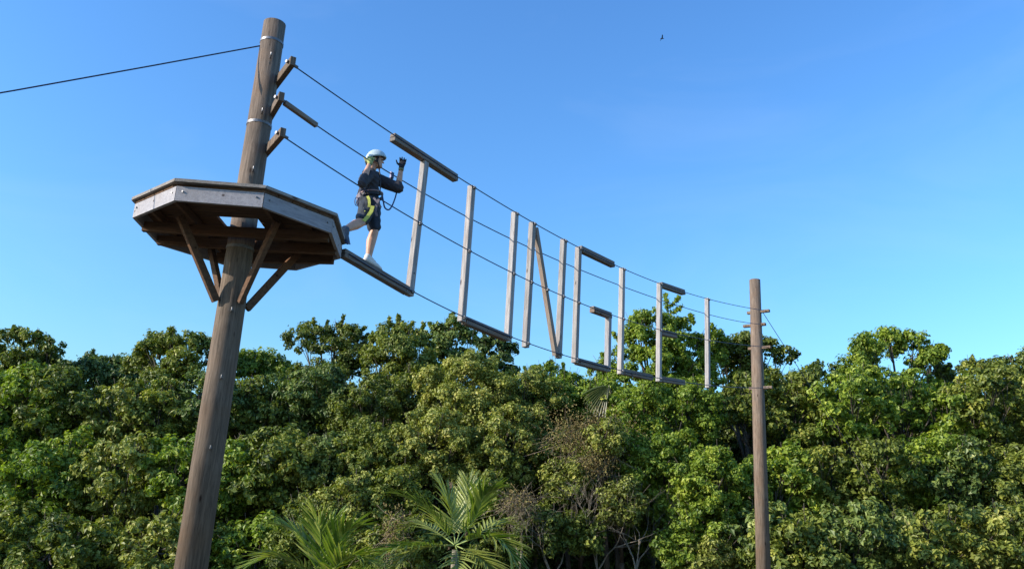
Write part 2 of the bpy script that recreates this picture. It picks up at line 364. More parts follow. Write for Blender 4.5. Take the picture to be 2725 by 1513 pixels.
def blob(name, prims, mat, parent, voxel=.01, smooth=4, mod=None):
    me = prim_mesh(prims); o = bpy.data.objects.new('tmp', me); col.objects.link(o)
    r = o.modifiers.new('r', 'REMESH'); r.mode = 'VOXEL'; r.voxel_size = voxel
    s = o.modifiers.new('s', 'SMOOTH'); s.iterations = smooth; s.factor = .5
    dg = bpy.context.evaluated_depsgraph_get(); me2 = bpy.data.meshes.new_from_object(o.evaluated_get(dg)); bpy.data.objects.remove(o)
    me2.polygons.foreach_set('use_smooth', [True]*len(me2.polygons))
    if mod:
        for v in me2.vertices: v.co = mod(v.co)
    me2.update()
    return link(name, me2, parent, mat)
M['skin'] = simple('skin', (.53, .29, .19), .5, .12, 14, bmp=.05); M['shirt'] = simple('charcoal_shirt', (.033, .031, .038), .85, .35, 9, bmp=.6)
M['shorts'] = simple('dark_shorts', (.017, .026, .042), .85, .3, 12, bmp=.5); M['glove'] = simple('black_glove', (.008, .009, .014), .8, .3, 40)
M['helmet'] = simple('pale_helmet', (.42, .52, .555), .35, .03, 5, bmp=0); M['black'] = simple('black_strap', (.015, .015, .02), .6, .3, 40)
M['lime'] = simple('lime_webbing', (.36, .39, .07), .7, .15, 30); M['white'] = simple('white_shoe', (.62, .60, .56), .6, .08, 40)
M['sole'] = simple('grey_sole', (.16, .17, .15), .7, .2, 40); M['navy'] = simple('navy_lanyard', (.02, .04, .13), .6, .2, 40)
M['hair'] = simple('dark_hair', (.03, .022, .017), .7, .3, 60); M['pinkweb'] = simple('pink_grey_webbing', (.30, .19, .19), .7, .2, 40)
M['cuff'] = simple('olive_cuff', (.17, .16, .07), .7, .2, 40); M['glove2'] = simple('grey_lime_glove', (.26, .28, .08), .7, .7, 26)
M['sock'] = simple('pale_sock', (.55, .6, .55), .9, .1, 60); M['pouch'] = simple('grey_pouch', (.17, .15, .18), .8, .4, 30); M['steel'] = simple('steel_carabiner', (.035, .04, .08), .4, .2, 40, .6)
M['shoe2'] = simple('dark_shoe', (.05, .07, .10), .7, .3, 30)
Rx, Uz, Fy = rt.copy(), up.copy(), fw.copy()
VR, VU = Vector((1, 0, 0)), Vector((0, 0, 1))
per = empty('person', T(-.75, cz('low', -.75)+.05), 'climber in pale helmet, dark shirt and shorts, one hand raised, other at helmet', 'person')
c = lambda a, b2, r0, r1: ('c', a, b2, r0, r1)
hx, hz_ = Vector((.985, .08, .0)).normalized(), Z        # facing direction of the head
side = Z.cross(hx)                                       # left of the climber, away from the viewer
def el(cn, f, s2, u, tilt=0):
    q = Matrix.Rotation(tilt, 3, side); return ('e', cn, (f, s2, u), (q@hx, side, q@Z))
head = W(1000, 428, 11.0); chest = W(985, 482, 11.0); waist = W(985, 515, 11.0); hips = W(982, 542, 11.0)
neck0 = W(988, 458, 11.0)
lsh, lel, lwr = W(1000, 470, 11.16), W(1059, 499, 11.12), W(1068, 447, 11.10)
rsh, rel, rwr = W(984, 466, 10.84), W(964, 488, 10.63), W(984, 434, 10.76)
rhip, rkn, ran = W(980, 545, 10.92), W(963, 590, 10.80), W(917, 611, 10.52)
lhip, lkn, lan = W(990, 548, 11.07), W(996, 617, 11.02), W(980, 689, 11.0)
body = [el(head+Z*.015-hx*.008, .098, .076, .112), el(head+hx*.045-Z*.065, .052, .055, .048), c(head+hx*.094+Z*.004, head+hx*.108-Z*.022, .008, .013),   # skull, jaw, nose
        c(head+hx*.088+Z*.032-side*.03, head+hx*.088+Z*.032+side*.03, .012, .012),                                              # brow
        c(head+hx*.086-Z*.058-side*.016, head+hx*.086-Z*.058+side*.016, .010, .010), el(head+hx*.078-Z*.088, .022, .022, .018), # mouth, chin
        el(head-side*.078-hx*.006-Z*.01, .018, .008, .03), el(head+side*.078-hx*.006-Z*.01, .018, .008, .03),                   # ears
        c(head-hx*.03-Z*.05, neck0, .056, .062), el(chest, .11, .17, .17), c(chest, waist, .12, .11), c(waist, hips, .115, .125),
        c(neck0-side*.02-Z*.02, rsh, .06, .06), c(neck0+side*.02-Z*.02, lsh, .06, .06),
        c(rsh, rel, .052, .042), c(rel, rel.lerp(rwr, .4), .042, .044), c(rel.lerp(rwr, .4), rwr, .044, .029), c(lsh, lel, .052, .042), c(lel, lel.lerp(lwr, .4), .042, .044), c(lel.lerp(lwr, .4), lwr, .044, .029),
        c(rhip, rkn, .085, .058), c(rkn, rkn.lerp(ran, .35), .062, .070), c(rkn.lerp(ran, .35), ran, .070, .040),
        c(lhip, lkn, .085, .058), c(lkn, lkn.lerp(lan, .35)-hx*.014, .060, .067), c(lkn.lerp(lan, .35)-hx*.014, lan, .067, .038)]
blob('body', body, M['skin'], per, .009, 3)
# shirt: loose, elbow-length sleeves, blousing over the harness
sh = [el(chest-hx*.005, .135, .195, .175), c(chest-hx*.02, waist-hx*.01, .145, .135), el(waist-hx*.035-Z*.0, .14, .155, .07), c(neck0-side*.06-Z*.04, rsh, .075, .082), c(neck0+side*.06-Z*.04, lsh, .075, .08),
      c(lsh-hx*.08, lsh.lerp(lel, .5)-Z*.02, .09, .088), c(lsh.lerp(lel, .5)-Z*.02, lel-Z*.005, .088, .078), c(lel, lel.lerp(lwr, .16), .074, .062),
      c(rsh, rel, .078, .064), c(rel, rel.lerp(rwr, .30), .066, .058), el(rsh-hx*.03-Z*.02, .06, .06, .07), c(neck0-hx*.075-side*.08-Z*.04, neck0-hx*.09+side*.06-Z*.05, .04, .04)]
def folds(v):
    f = sin(v.x*61+v.z*38)*cos(v.z*47-v.y*30+v.x*22)
    return v + Vector((v.x-chest.x, v.y-chest.y, 0)).normalized()*f*.009
blob('shirt', sh, M['shirt'], per, .010, 3, folds)
so = [c(hips+Z*.04, hips-Z*.02, .145, .145), c(rhip+Z*.01, rhip.lerp(rkn, .80), .122, .100), c(lhip, lhip.lerp(lkn, .55), .12, .105), c(lhip.lerp(lkn, .55), lhip.lerp(lkn, .80), .105, .095), el(hips-hx*.05-side*.03, .12, .14, .11)]
def folds2(v): return v + Vector((v.x-hips.x, v.y-hips.y, 0))*.045*sin(v.z*43+v.x*29)*cos(v.x*37-v.z*21+v.y*31)
blob('shorts', so, M['shorts'], per, .010, 3, folds2)
# shoes
bt = (T(-.57, 0)-T(-.81, 0)).normalized()
def shoe(ank, ball, toe, upmat, solemat, solez):
    f = (toe-ank); f.z = 0; f.normalize(); s2 = Z.cross(f)
    u = blob('shoe', [c(ank+Z*.01, ank-Z*.035+f*.0, .046, .046), c(ank-Z*.04+f*-.02, ball, .044, .04), c(ball, toe, .04, .032), c(ank+f*.03, ball+Z*.0, .042, .032)], upmat, per, .007, 2)
    hl = ank-f*.05; b = MB(); d1 = (ball-(ank-Z*.04)).normalized()
    pts = []
    a0 = ank-Z*.082-f*.055; a1 = ball-Z*.040; a2 = toe-Z*.028+f*.028
    for (p, w) in ((a0, .028), (a0+(a1-a0)*.2, .036), (a0+(a1-a0)*.6, .037), (a1, .044), (a1.lerp(a2, .6), .038), (a2+Z*.008, .026)): pts.append((p, w))
    V = []; F = []
    for p, w in pts:
        for q, zz in ((-1, -.012), (1, -.012), (1, .012), (-1, .012)): V.append(p+s2*w*q+Z*zz)
    for i in range(len(pts)-1):
        for k in range(4): F.append([i*4+k, i*4+(k+1) % 4, i*4+4+(k+1) % 4, i*4+4+k])
    F += [[3, 2, 1, 0], [len(V)-4, len(V)-3, len(V)-2, len(V)-1]]
    link('sole', mesh(V, F), u, solemat)
    b = MB()
    for t in (.25, .45, .65):
        p = (ank+f*.03).lerp(ball, t)+Z*.034; b.tube([p-s2*.028-Z*.006, p+Z*.006, p+s2*.028-Z*.006], .0045, 5)
    b.build('laces', M['sole'], u, True)
zb = lambda s: cz('low', s)+.05
A1 = T(-.83, zb(-.83)+.095, .0); B1 = T(-.66, zb(-.66)+.052, .0); C1 = T(-.585, zb(-.585)+.04, .0)
shoe(A1, B1, C1, M['white'], M['sole'], 0)
A2 = ran.copy(); B2_ = W(921, 632, 10.50); C2_ = W(925, 644, 10.49)
shoe(A2, B2_, C2_, M['shoe2'], M['navy'], 0)
# glove with five fingers, back of the hand to the viewer, thumb towards the face
def hand(name, wr, upv, sidev, nv, mat, curl):
    pr = [c(wr-upv*.015, wr+upv*.03, .036, .038), ('e', wr+upv*.055, (.046, .022, .05), (sidev, nv, upv)), c(wr+upv*.06-sidev*.02, wr+upv*.075+sidev*.03, .024, .022)]
    for i, (off, ln, sp) in enumerate(((-.030, .070, -.20), (-.009, .078, -.05), (.013, .072, .12), (.034, .056, .30))):
        b0 = wr+upv*.085+sidev*off; d1 = (upv+sidev*sp).normalized(); k = b0+d1*ln*.5; d2 = (d1*cos(curl)+nv*sin(curl)).normalized(); pr += [c(b0-upv*.02, k, .012, .011), c(k, k+d2*ln*.5, .011, .009)]
    t0 = wr+upv*.03-sidev*.036; t1 = t0-sidev*.030+upv*.030; t2 = t1-sidev*.022+upv*.042; pr += [c(t0+sidev*.015, t1, .015, .013), c(t1, t2, .012, .009)]
    return blob(name, pr, mat, per, .0045, 1)
upv = (lwr-lel).normalized(); sv = (hx - upv*hx.dot(upv)).normalized(); nv = -Z.cross(hx)
gl = hand('glove', lwr, upv, sv, nv, M['glove'], 1.05)
b = MB(); b.tube([lwr-upv*.045, lwr-upv*.008], [.035, .040], 14); b.build('glove_cuff', M['cuff'], gl, True)
u2 = (W(988, 412, 10.84)-rwr).normalized(); g2 = hand('glove', rwr, u2, (hx-u2*hx.dot(u2)).normalized(), Z.cross(hx), M['glove2'], .6); g2['label'] = 'grey and lime glove at the back of the helmet'
# helmet: shell with rim and brow
ht = R(-8); q = Matrix.Rotation(ht, 3, side); HX, HZ = q@hx, q@Z; hc = head+Z*.03-hx*.005
V = []; F = []; nu, nvv = 28, 10
for i in range(nvv+1):
    ph = (pi/2+.02)*i/nvv
    for k in range(nu):
        a = 2*pi*k/nu; drop = .04*max(0, -cos(a))**1.5 - .012*max(0, cos(a))
        r = sin(ph); z = cos(ph)*.125 - drop*(i/nvv)**2
        fl = 1.0+(.05*(i == nvv)); V.append(hc+HX*.138*r*cos(a)*fl+side*.112*r*sin(a)*fl+HZ*z)
for i in range(nvv):
    for k in range(nu): F.append([i*nu+k, i*nu+(k+1) % nu, (i+1)*nu+(k+1) % nu, (i+1)*nu+k])
me = mesh(V, F, True); hl = link('helmet', me, per, M['helmet']); s3 = hl.modifiers.new('solid', 'SOLIDIFY'); s3.thickness = .008
rim = [hc+HX*.144*cos(2*pi*k/28)+side*.117*sin(2*pi*k/28)-HZ*(.04*max(0, -cos(2*pi*k/28))**1.5-.012*max(0, cos(2*pi*k/28))+.003) for k in range(29)]
b = MB(); b.tube(rim, .0065, 6); b.build('helmet_rim', M['helmet'], hl, True)
for a, e in ((2.6, .9), (2.85, .62), (2.3, .62), (3.6, .9), (-2.2, .85), (-2.6, .6), (-2.85, .95)):
    n3 = HX*cos(a)*cos(e)+side*sin(a)*cos(e)+HZ*sin(e); p = hc+HX*.138*cos(a)*cos(e)+side*.112*sin(a)*cos(e)+HZ*.125*sin(e); b = MB(); t = n3.cross(HZ).normalized(); b.tube([p-t*.010+n3*.001, p+t*.010+n3*.001], .0055, 6); b.build('vent', M['black'], hl)
b = MB()
for y in (-1, 1):
    e0 = head-side*.098*-y
    sd_ = -side*y*-1
    b.tube([hc+HX*.055+side*y*.098, head+hx*.035+side*y*.086-Z*.04, head+hx*.06+side*y*.045-Z*.108], .0065, 6)
    b.tube([hc-HX*.05+side*y*.1-HZ*.02, head+hx*.005+side*y*.088-Z*.045, head+hx*.035+side*y*.084-Z*.05], .0065, 6)
b.tube([head+hx*.06-side*.045-Z*.108, head+hx*.065-Z*.118, head+hx*.06+side*.045-Z*.108], .0065, 6)
b.build('chin_strap', M['black'], hl, True)
blob('helmet_cradle', [c(hc-HX*.10-HZ*.06-side*.06, hc-HX*.118-HZ*.07, .022, .026), c(hc-HX*.118-HZ*.07, hc-HX*.10-HZ*.06+side*.06, .026, .022), c(hc-HX*.06-HZ*.055-side*.085, hc-HX*.10-HZ*.07-side*.06, .017, .024)], M['black'], hl, .006, 1)
blob('hair', [el(head+Z*.025-hx*.03, .092, .084, .105), c(head-side*.076-Z*.035+hx*.02, head-side*.076+Z*.02+hx*.03, .010, .014), el(head-hx*.05-Z*.03, .045, .07, .05)], M['hair'], per, .007, 1)
for y in (-1, 1):
    e1 = head+hx*.091+side*y*.032+Z*.010; b = MB(); b.tube([e1-side*.011, e1+side*.011], .006, 8); b.build('eye', M['black'], per)
# harness
def ring(cn, rx, ry, w, mat, name, tiltv=0, par=None):
    b = MB(); n = 32; V = []; F = []
    for k in range(n):
        a = 2*pi*k/n; p = cn+hx*rx*cos(a)+side*ry*sin(a)+Z*tiltv*cos(a); nn = (hx*cos(a)+side*sin(a))
        for dr, dz in ((0, -w/2), (.007, -w/2), (.007, w/2), (0, w/2)): V.append(p+nn*dr+Z*dz)
    for k in range(n):
        for j in range(4): k2 = (k+1) % n; F.append([k*4+j, k2*4+j, k2*4+(j+1) % 4, k*4+(j+1) % 4])
    return link(name, mesh(V, F, False), par or per, mat)
belt = ring(W(986, 524, 11.0), .158, .168, .045, M['black'], 'harness_belt', .03)
ring(W(986, 519, 11.0), .166, .176, .016, M['pinkweb'], 'belt_strap', .03, belt)
def strap(pts, w, mat, name, nrm=None):
    V = []; F = []; nrm = nrm or -Yv
    for i, p in enumerate(pts):
        t = (pts[min(i+1, len(pts)-1)]-pts[max(i-1, 0)]).normalized(); s2 = t.cross(nrm).normalized()*w/2; n2 = s2.cross(t).normalized()*.004
        V += [p-s2-n2, p+s2-n2, p+s2+n2, p-s2+n2]
    for i in range(len(pts)-1):
        for k in range(4): F.append([i*4+k, i*4+(k+1) % 4, i*4+4+(k+1) % 4, i*4+4+k])
    F += [[3, 2, 1, 0], [len(V)-4, len(V)-3, len(V)-2, len(V)-1]]
    return link(name, mesh(V, F), belt, mat)
strap([W(978, 522, 10.81), W(982, 530, 10.78), W(983, 542, 10.76), W(982, 551, 10.76)], .036, M['lime'], 'webbing_loop')
strap([W(992, 548, 10.76), W(988, 562, 10.74), W(979, 576, 10.71), W(968, 588, 10.68)], .050, M['lime'], 'leg_loop')
strap([W(956, 572, 10.86), W(962, 562, 10.76), W(970, 557, 10.75)], .075, M['lime'], 'leg_loop', (-Yv-X*.7).normalized())
strap([W(1008, 530, 10.86), W(1002, 545, 10.83), W(1000, 562, 10.84), W(1003, 575, 10.86)], .03, M['pouch'], 'leg_strap')
strap([W(994, 526, 10.80), W(1006, 540, 10.80), W(1014, 552, 10.84)], .026, M['pouch'], 'leg_strap')
blob('gear_pouch', [c(W(962, 518, 10.90), W(962, 536, 10.90), .045, .05), c(W(953, 522, 10.92), W(955, 540, 10.92), .028, .03)], M['pouch'], belt, .008, 2)
b = MB()
for dx in (-4, 3):
    ct = [W(953+dx+5*cos(t), 536+11*sin(t), 10.86) for t in np.linspace(0, 2*pi, 17)]; b.tube(ct, .006, 6, False)
b.build('carabiner', M['navy'], belt, True)
ct = [W(964+6*cos(t), 512+7*sin(t), 10.82) for t in np.linspace(0, 2*pi, 17)]; b = MB(); b.tube(ct, .007, 6, False); b.build('carabiner', M['steel'], belt, True)
cp = T(-.48, cz('second', -.48), OFF['second'])
def spl(P, n=10):
    out = []
    for i in range(len(P)-1):
        p0, p1, p2, p3 = P[max(i-1, 0)], P[i], P[i+1], P[min(i+2, len(P)-1)]
        for t in np.linspace(0, 1, n, endpoint=False): out.append(.5*((2*p1)+(p2-p0)*t+(2*p0-5*p1+4*p2-p3)*t*t+(3*p1-p0-3*p2+p3)*t**3))
    return out+[P[-1]]
b = MB(); b.tube(spl([W(1017, 518, 11.0), W(1020, 535, 10.98), W(1024, 552, 11.0), W(1034, 558, 11.04), W(1043, 548, 11.08), W(1052, 525, 11.13), W(1056, 505, 11.19), W(1053, 490, 11.26), cp-Z*.09]), .0105, 8)
b.build('lanyard', M['navy'], belt, True)
b = MB(); b.box(cp-Z*.02, D, N, Z, .028, .02, .045, .006); b.tube([cp+Z*.022-D*.03, cp+Z*.022+D*.03], .015, 10); ct = [cp-Z*(.075+.035*cos(t))+D*.018*sin(t) for t in np.linspace(0, 2*pi, 15)]; b.tube(ct, .006, 6, False)
b.build('cable_trolley', M['steel'], belt)
b = MB(); b.tube([W(1008, 448, 10.88), W(1011, 462, 10.86), W(1013, 480, 10.84), W(1012, 500, 10.84), W(1010, 520, 10.85)], .009, 6); b.build('chest_strap', M['black'], belt, True)

# ------------------------------------------------------------------ foliage
def unit(a): return a/np.maximum(np.linalg.norm(a, axis=1, keepdims=True), 1e-6)
def leaf_arrays(P, Nn, L, tone, wr=.62):
    n = len(P); r = rng.normal(size=(n, 3)); r[:, 2] -= .9
    ax = unit(r - Nn*np.sum(r*Nn, 1, keepdims=True)); sd2 = np.cross(Nn, ax); L = L[:, None]; w = L*wr*.5*rng.uniform(.8, 1.2, (n, 1))
    V = np.empty((n, 4, 3)); V[:, 0] = P-ax*L*.5; V[:, 1] = P-ax*L*.02+sd2*w+Nn*w*.35; V[:, 2] = P+ax*L*.5-Nn*L*.10; V[:, 3] = P-ax*L*.02-sd2*w+Nn*w*.35
    b2 = np.arange(n)[:, None]*4; F = np.concatenate([b2+[0, 1, 2], b2+[0, 2, 3]], 1).reshape(-1, 3)
    return V.reshape(-1, 3), F, np.repeat(tone, 2)
def crown(lobes, dens, leaf, tone0, spread=.18, sub=9, sprigs=()):
    """lobes: (centre, radius). Sub-clumps on each lobe's shell, leaves scattered through each sub-clump."""
    P = []; Nn = []; Tn = []; LL = []
    for cn, r in lobes:
        k = max(6, int(sub*(1+r*r*3.2))); d0 = unit(rng.normal(size=(k, 3))); d0[:, 2] = np.where(d0[:, 2] < -.5, -d0[:, 2], d0[:, 2])
        cc = np.array(cn)+d0*r*rng.uniform(.55, 1.05, (k, 1))*[1, 1, .88]; rr = rng.uniform(.17, .42, k)*min(1.1, max(.55, r))
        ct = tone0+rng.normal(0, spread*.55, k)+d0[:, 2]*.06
        n = int(dens*1.55*r*r); w = rr**2; w /= w.sum(); who = rng.choice(k, n, p=w)
        dl = unit(rng.normal(size=(n, 3))); rad = rr[who]*np.abs(np.clip(rng.normal(.76, .24, n), 0, 1.15)); p = cc[who]+dl*rad[:, None]*[1, 1, .8]
        nn = unit(dl*.75+d0[who]*.45+[0, 0, .45]+rng.normal(0, .42, (n, 3)))
        P.append(p); Nn.append(nn); Tn.append(ct[who]+rng.normal(0, spread*.55, n)); LL.append(leaf*rng.uniform(.5, 1.5, n))
    cs_ = np.array([tuple(c2) for c2, _ in lobes]); rs_ = np.array([r for _, r in lobes]); nf = int(dens*.10*np.sum(rs_**2)); w2 = rng.integers(0, len(cs_), nf)
    P.append(cs_[w2]+np.clip(rng.normal(0, .45, (nf, 3)), -.85, .85)*rs_[w2][:, None]*[1.1, .8, .9]); Nn.append(unit(rng.normal(size=(nf, 3))+[-.3, -.3, .6])); Tn.append(tone0+rng.normal(0, spread*.7, nf)); LL.append(leaf*rng.uniform(.6, 1.2, nf))
    for (p0, p1, r) in sprigs:
        n = int(110*(1+r*2)); t = rng.uniform(0, 1, n)**.7; p0 = np.array(p0); p1 = np.array(p1); p = p0+(p1-p0)*t[:, None]+rng.normal(0, r*.36, (n, 3)); P.append(p); Nn.append(unit(rng.normal(size=(n, 3))+[0, 0, .5])); Tn.append(tone0+rng.normal(.05, spread*.6, n)); LL.append(leaf*rng.uniform(.7, 1.3, n))
    P = np.concatenate(P); Nn = np.concatenate(Nn); Tn = np.clip(np.concatenate(Tn), 0, 1); LL = np.concatenate(LL)
    return leaf_arrays(P, Nn, LL, Tn)
def trunk_mesh(base, lobes, r0, sprigs=()):
    b = MB(); top = Vector((0, 0, 0)); cs = [Vector(c2) for c2, _ in lobes]
    for c2 in cs: top += c2
    top /= len(cs); fork = Vector((base.x*.7+top.x*.3, base.y*.7+top.y*.3, base.z+max(1.2, (min(c2.z for c2 in cs)-base.z)*.55)))
    b.tube([base-Z*.1, base.lerp(fork, .5)+Vector((.08, 0, 0)), fork], [r0*1.3, r0, r0*.8], 9)
    mid = fork.lerp(top, .45); b.tube([fork, mid, top], [r0*.78, r0*.5, r0*.25], 7)
    for c2 in cs:
        s2 = fork.lerp(top, random.uniform(.05, .75)); m2 = s2.lerp(c2, .5)+Vector((random.uniform(-.2, .2), random.uniform(-.2, .2), random.uniform(-.1, .25)))
        e = Vector(c2)+Z*.25; b.tube([s2, m2, e], [r0*.38, r0*.24, r0*.07], 5)
        for q in range(3): v = Vector((random.gauss(0, 1), random.gauss(0, 1), random.gauss(.4, 1))).normalized(); b.tube([m2.lerp(e, .4), e+v*.45], [r0*.12, .008], 4)
    for p0, p1, r in sprigs: b.tube([Vector(p0), Vector(p0).lerp(Vector(p1), .6)+Vector((.02, 0, .02)), Vector(p1)], [.025, .015, .006], 4)
    return b
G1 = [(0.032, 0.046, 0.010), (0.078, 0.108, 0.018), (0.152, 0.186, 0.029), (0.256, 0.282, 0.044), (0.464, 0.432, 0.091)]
G2 = [(0.027, 0.048, 0.016), (0.063, 0.106, 0.026), (0.128, 0.178, 0.039), (0.207, 0.258, 0.055), (0.403, 0.408, 0.130)]
G3 = [(0.049, 0.055, 0.016), (0.122, 0.142, 0.029), (0.213, 0.240, 0.044), (0.317, 0.330, 0.065), (0.512, 0.456, 0.130)]
G4 = [(0.034, 0.060, 0.010), (0.091, 0.154, 0.019), (0.183, 0.258, 0.029), (0.311, 0.378, 0.042), (0.488, 0.504, 0.078)]
GD = [(.05, .036, .018), (.11, .08, .032), (.17, .13, .05), (.22, .19, .07), (.28, .28, .10)]
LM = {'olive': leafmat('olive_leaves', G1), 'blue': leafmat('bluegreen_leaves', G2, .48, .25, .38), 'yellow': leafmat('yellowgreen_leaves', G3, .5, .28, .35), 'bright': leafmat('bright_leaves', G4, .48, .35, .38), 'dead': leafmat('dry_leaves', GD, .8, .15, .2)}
NTREE = [0]
def tree(label, basepx, baseY, lobes_px, mat, leaf=.11, dens=2100, tone=.5, r0=.16, sprigs=(), group='trees of the thicket behind the letters', spread=.2, sub=9):
    """lobes_px: (px, py, radius px, depth)"""
    lobes = []; 
    for (x, y, r, Y) in lobes_px: p = W(x, y, Y); lobes.append((p, r/FPX*(Y/cos(PITCH)*.97)))
    bx = W(basepx, 1500, baseY); base = Vector((bx.x, baseY, 0)); sp = [(W(x0, y0, Y), W(x1, y1, Y), r) for (x0, y0, x1, y1, Y, r) in sprigs]
    t = empty('tree', base, label, 'tree', group)
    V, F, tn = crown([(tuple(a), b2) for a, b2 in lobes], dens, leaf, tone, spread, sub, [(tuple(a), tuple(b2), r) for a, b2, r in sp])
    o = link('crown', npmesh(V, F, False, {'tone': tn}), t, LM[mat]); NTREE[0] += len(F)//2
    tb = trunk_mesh(base, lobes, r0, sp); tb.build('trunk', M['bark'], t, True)
    return t
# --- skyline trees, outlined as in the photograph
tree('dense dark tree at the left edge of the skyline, with a spiky top twig', 860, 36,
     [(800,905,50,36),(850,893,36,36),(895,885,36,36.3),(930,893,34,35.8),(956,912,30,36),(880,930,46,35.4),(935,945,46,35.6),(890,985,50,35.5),(955,985,38,35.8),(815,1000,40,36)],
     'olive', .12, 2300, .36, sprigs=[(905,870,916,838,36,.10),(840,880,833,846,36,.08),(950,890,974,868,36,.09),(960,905,980,888,36,.07),(868,870,872,852,36,.06)])
tree('broad olive-green tree on the skyline below the letter J', 1060, 34,
     [(1045,890,44,34),(1010,915,34,33.6),(1085,905,44,33.7),(1120,920,38,34.4),(1060,945,55,33),(1010,965,44,33.2),(1110,970,50,33.2),(1060,1005,50,33),(1000,1020,44,32.6),(1140,1010,46,33.8),(990,950,30,34)],
     'olive', .12, 2300, .56, sprigs=[(1035,870,1036,842,34,.10),(1060,862,1060,838,34,.12),(1088,872,1100,858,34,.1),(1120,890,1128,858,34,.1),(1000,900,990,885,34,.08)])
tree('airy blue-green tree with large leaves, its tip under the letter U', 1200, 36,
     [(1200,868,30,36),(1175,885,28,36),(1228,885,28,36),(1150,905,30,36.3),(1195,915,36,35.6),(1245,900,22,36),(1180,950,40,35.6),(1225,955,26,36),(1150,960,36,36),(1200,990,40,35)],
     'blue', .155, 1500, .60, sprigs=[(1195,850,1206,834,36,.12),(1240,885,1268,885,36,.12),(1160,880,1140,858,36,.1),(1245,905,1262,912,36,.1),(1220,925,1245,935,36,.1)])
tree('small dark blue-green tree behind, between the letters U and N', 1320, 42,
     [(1290,915,24,42),(1325,912,26,42),(1355,928,20,42),(1290,950,28,42),(1335,955,34,42),(1362,985,20,42),(1310,990,36,41.5),(1272,960,18,42),(1350,1010,30,42)],
     'blue', .16, 2000, .30, sprigs=[(1290,900,1288,884,42,.1),(1370,930,1378,938,42,.1),(1320,895,1326,885,42,.09)])
tree('rounded mid-green tree low on the skyline under the letter N', 1440, 39,
     [(1425,995,28,39),(1465,985,26,39),(1400,1010,22,39),(1500,1000,22,39),(1440,1025,40,38.5),(1495,1030,34,38.5),(1528,1015,20,39),(1395,1045,34,38),(1545,1040,24,39),(1460,1065,40,38)],
     'bright', .13, 2100, .42, sprigs=[(1500,980,1498,966,39,.08),(1455,965,1470,960,39,.08),(1400,990,1396,976,39,.07)])
tree('tall bright-green tree behind the letters L and E, with a loose leafy top', 1720, 34,
     [(1715,845,30,34),(1690,860,26,34),(1745,850,30,34),(1780,865,34,34.3),(1815,870,28,34.4),(1700,900,42,33.4),(1665,905,26,34),(1760,905,42,33.6),(1810,915,38,34.2),(1850,905,24,34.5),(1640,940,26,34),(1685,950,40,33.4),(1740,960,46,33),(1800,965,42,33.8),(1850,960,34,34.2),(1620,985,34,33.6),(1585,990,24,34),(1670,1000,40,33),(1735,1015,44,33),(1800,1020,40,33.6),(1850,1015,36,34),(1605,1030,40,33),(1890,975,32,34.5),(1893,1020,32,34),(1880,930,30,34.6),(1905,905,28,34.6),(1830,990,36,33.6),(1780,930,36,33.2),(1915,955,32,34.8)],
     'bright', .13, 2250, .52, r0=.2, sprigs=[(1775,830,1772,780,34,.14),(1780,820,1808,790,34,.12),(1785,835,1815,815,34,.14),(1835,835,1846,860,34,.1),(1840,850,1838,838,34,.12),(1615,950,1600,940,34,.1),(1575,985,1565,965,34,.1),(1895,920,1900,870,34,.12),(1880,900,1895,860,34,.12),(1640,900,1632,885,34,.08)])
# --- skyline trees beyond the photographed strip
for i, (x, ytop, mat, Y, tn) in enumerate([(60,890,'olive',38,.45),(270,905,'blue',40,.4),(480,880,'olive',36,.5),(670,895,'bright',38,.42),(2010,900,'olive',36,.45),(2200,930,'blue',38,.42),(2400,900,'bright',36,.5),(2610,925,'olive',38,.42),(2790,910,'blue',36,.45)]):
    ytop += (-28, 22, -12, 30, -20, 24, -30, 18, -6)[i]
    ls = [(x+random.uniform(-115, 115), ytop+45+random.uniform(0, 170)**1.0, random.uniform(34, 54), Y+random.uniform(-1, 1)) for _ in range(12)]
    ls += [(x-30, ytop+40, 36, Y), (x+30, ytop+48, 38, Y), (x+80, ytop+70, 36, Y), (x-85, ytop+66, 36, Y)]
    side_w = 'beyond the platform' if x < 1000 else 'past the letter I'
    order = ['leftmost', 'second from the left', 'third from the left', 'just left of the pole', 'just right of the letter I', 'second right of the letter I', 'third right of the letter I', 'fourth right of the letter I', 'rightmost'][i]
    tree('skyline tree ' + side_w + ', ' + order, x, Y, ls, mat, .14, 1500, tn, sprigs=[(x-30, ytop+30, x-22, ytop+4, Y, .1)])
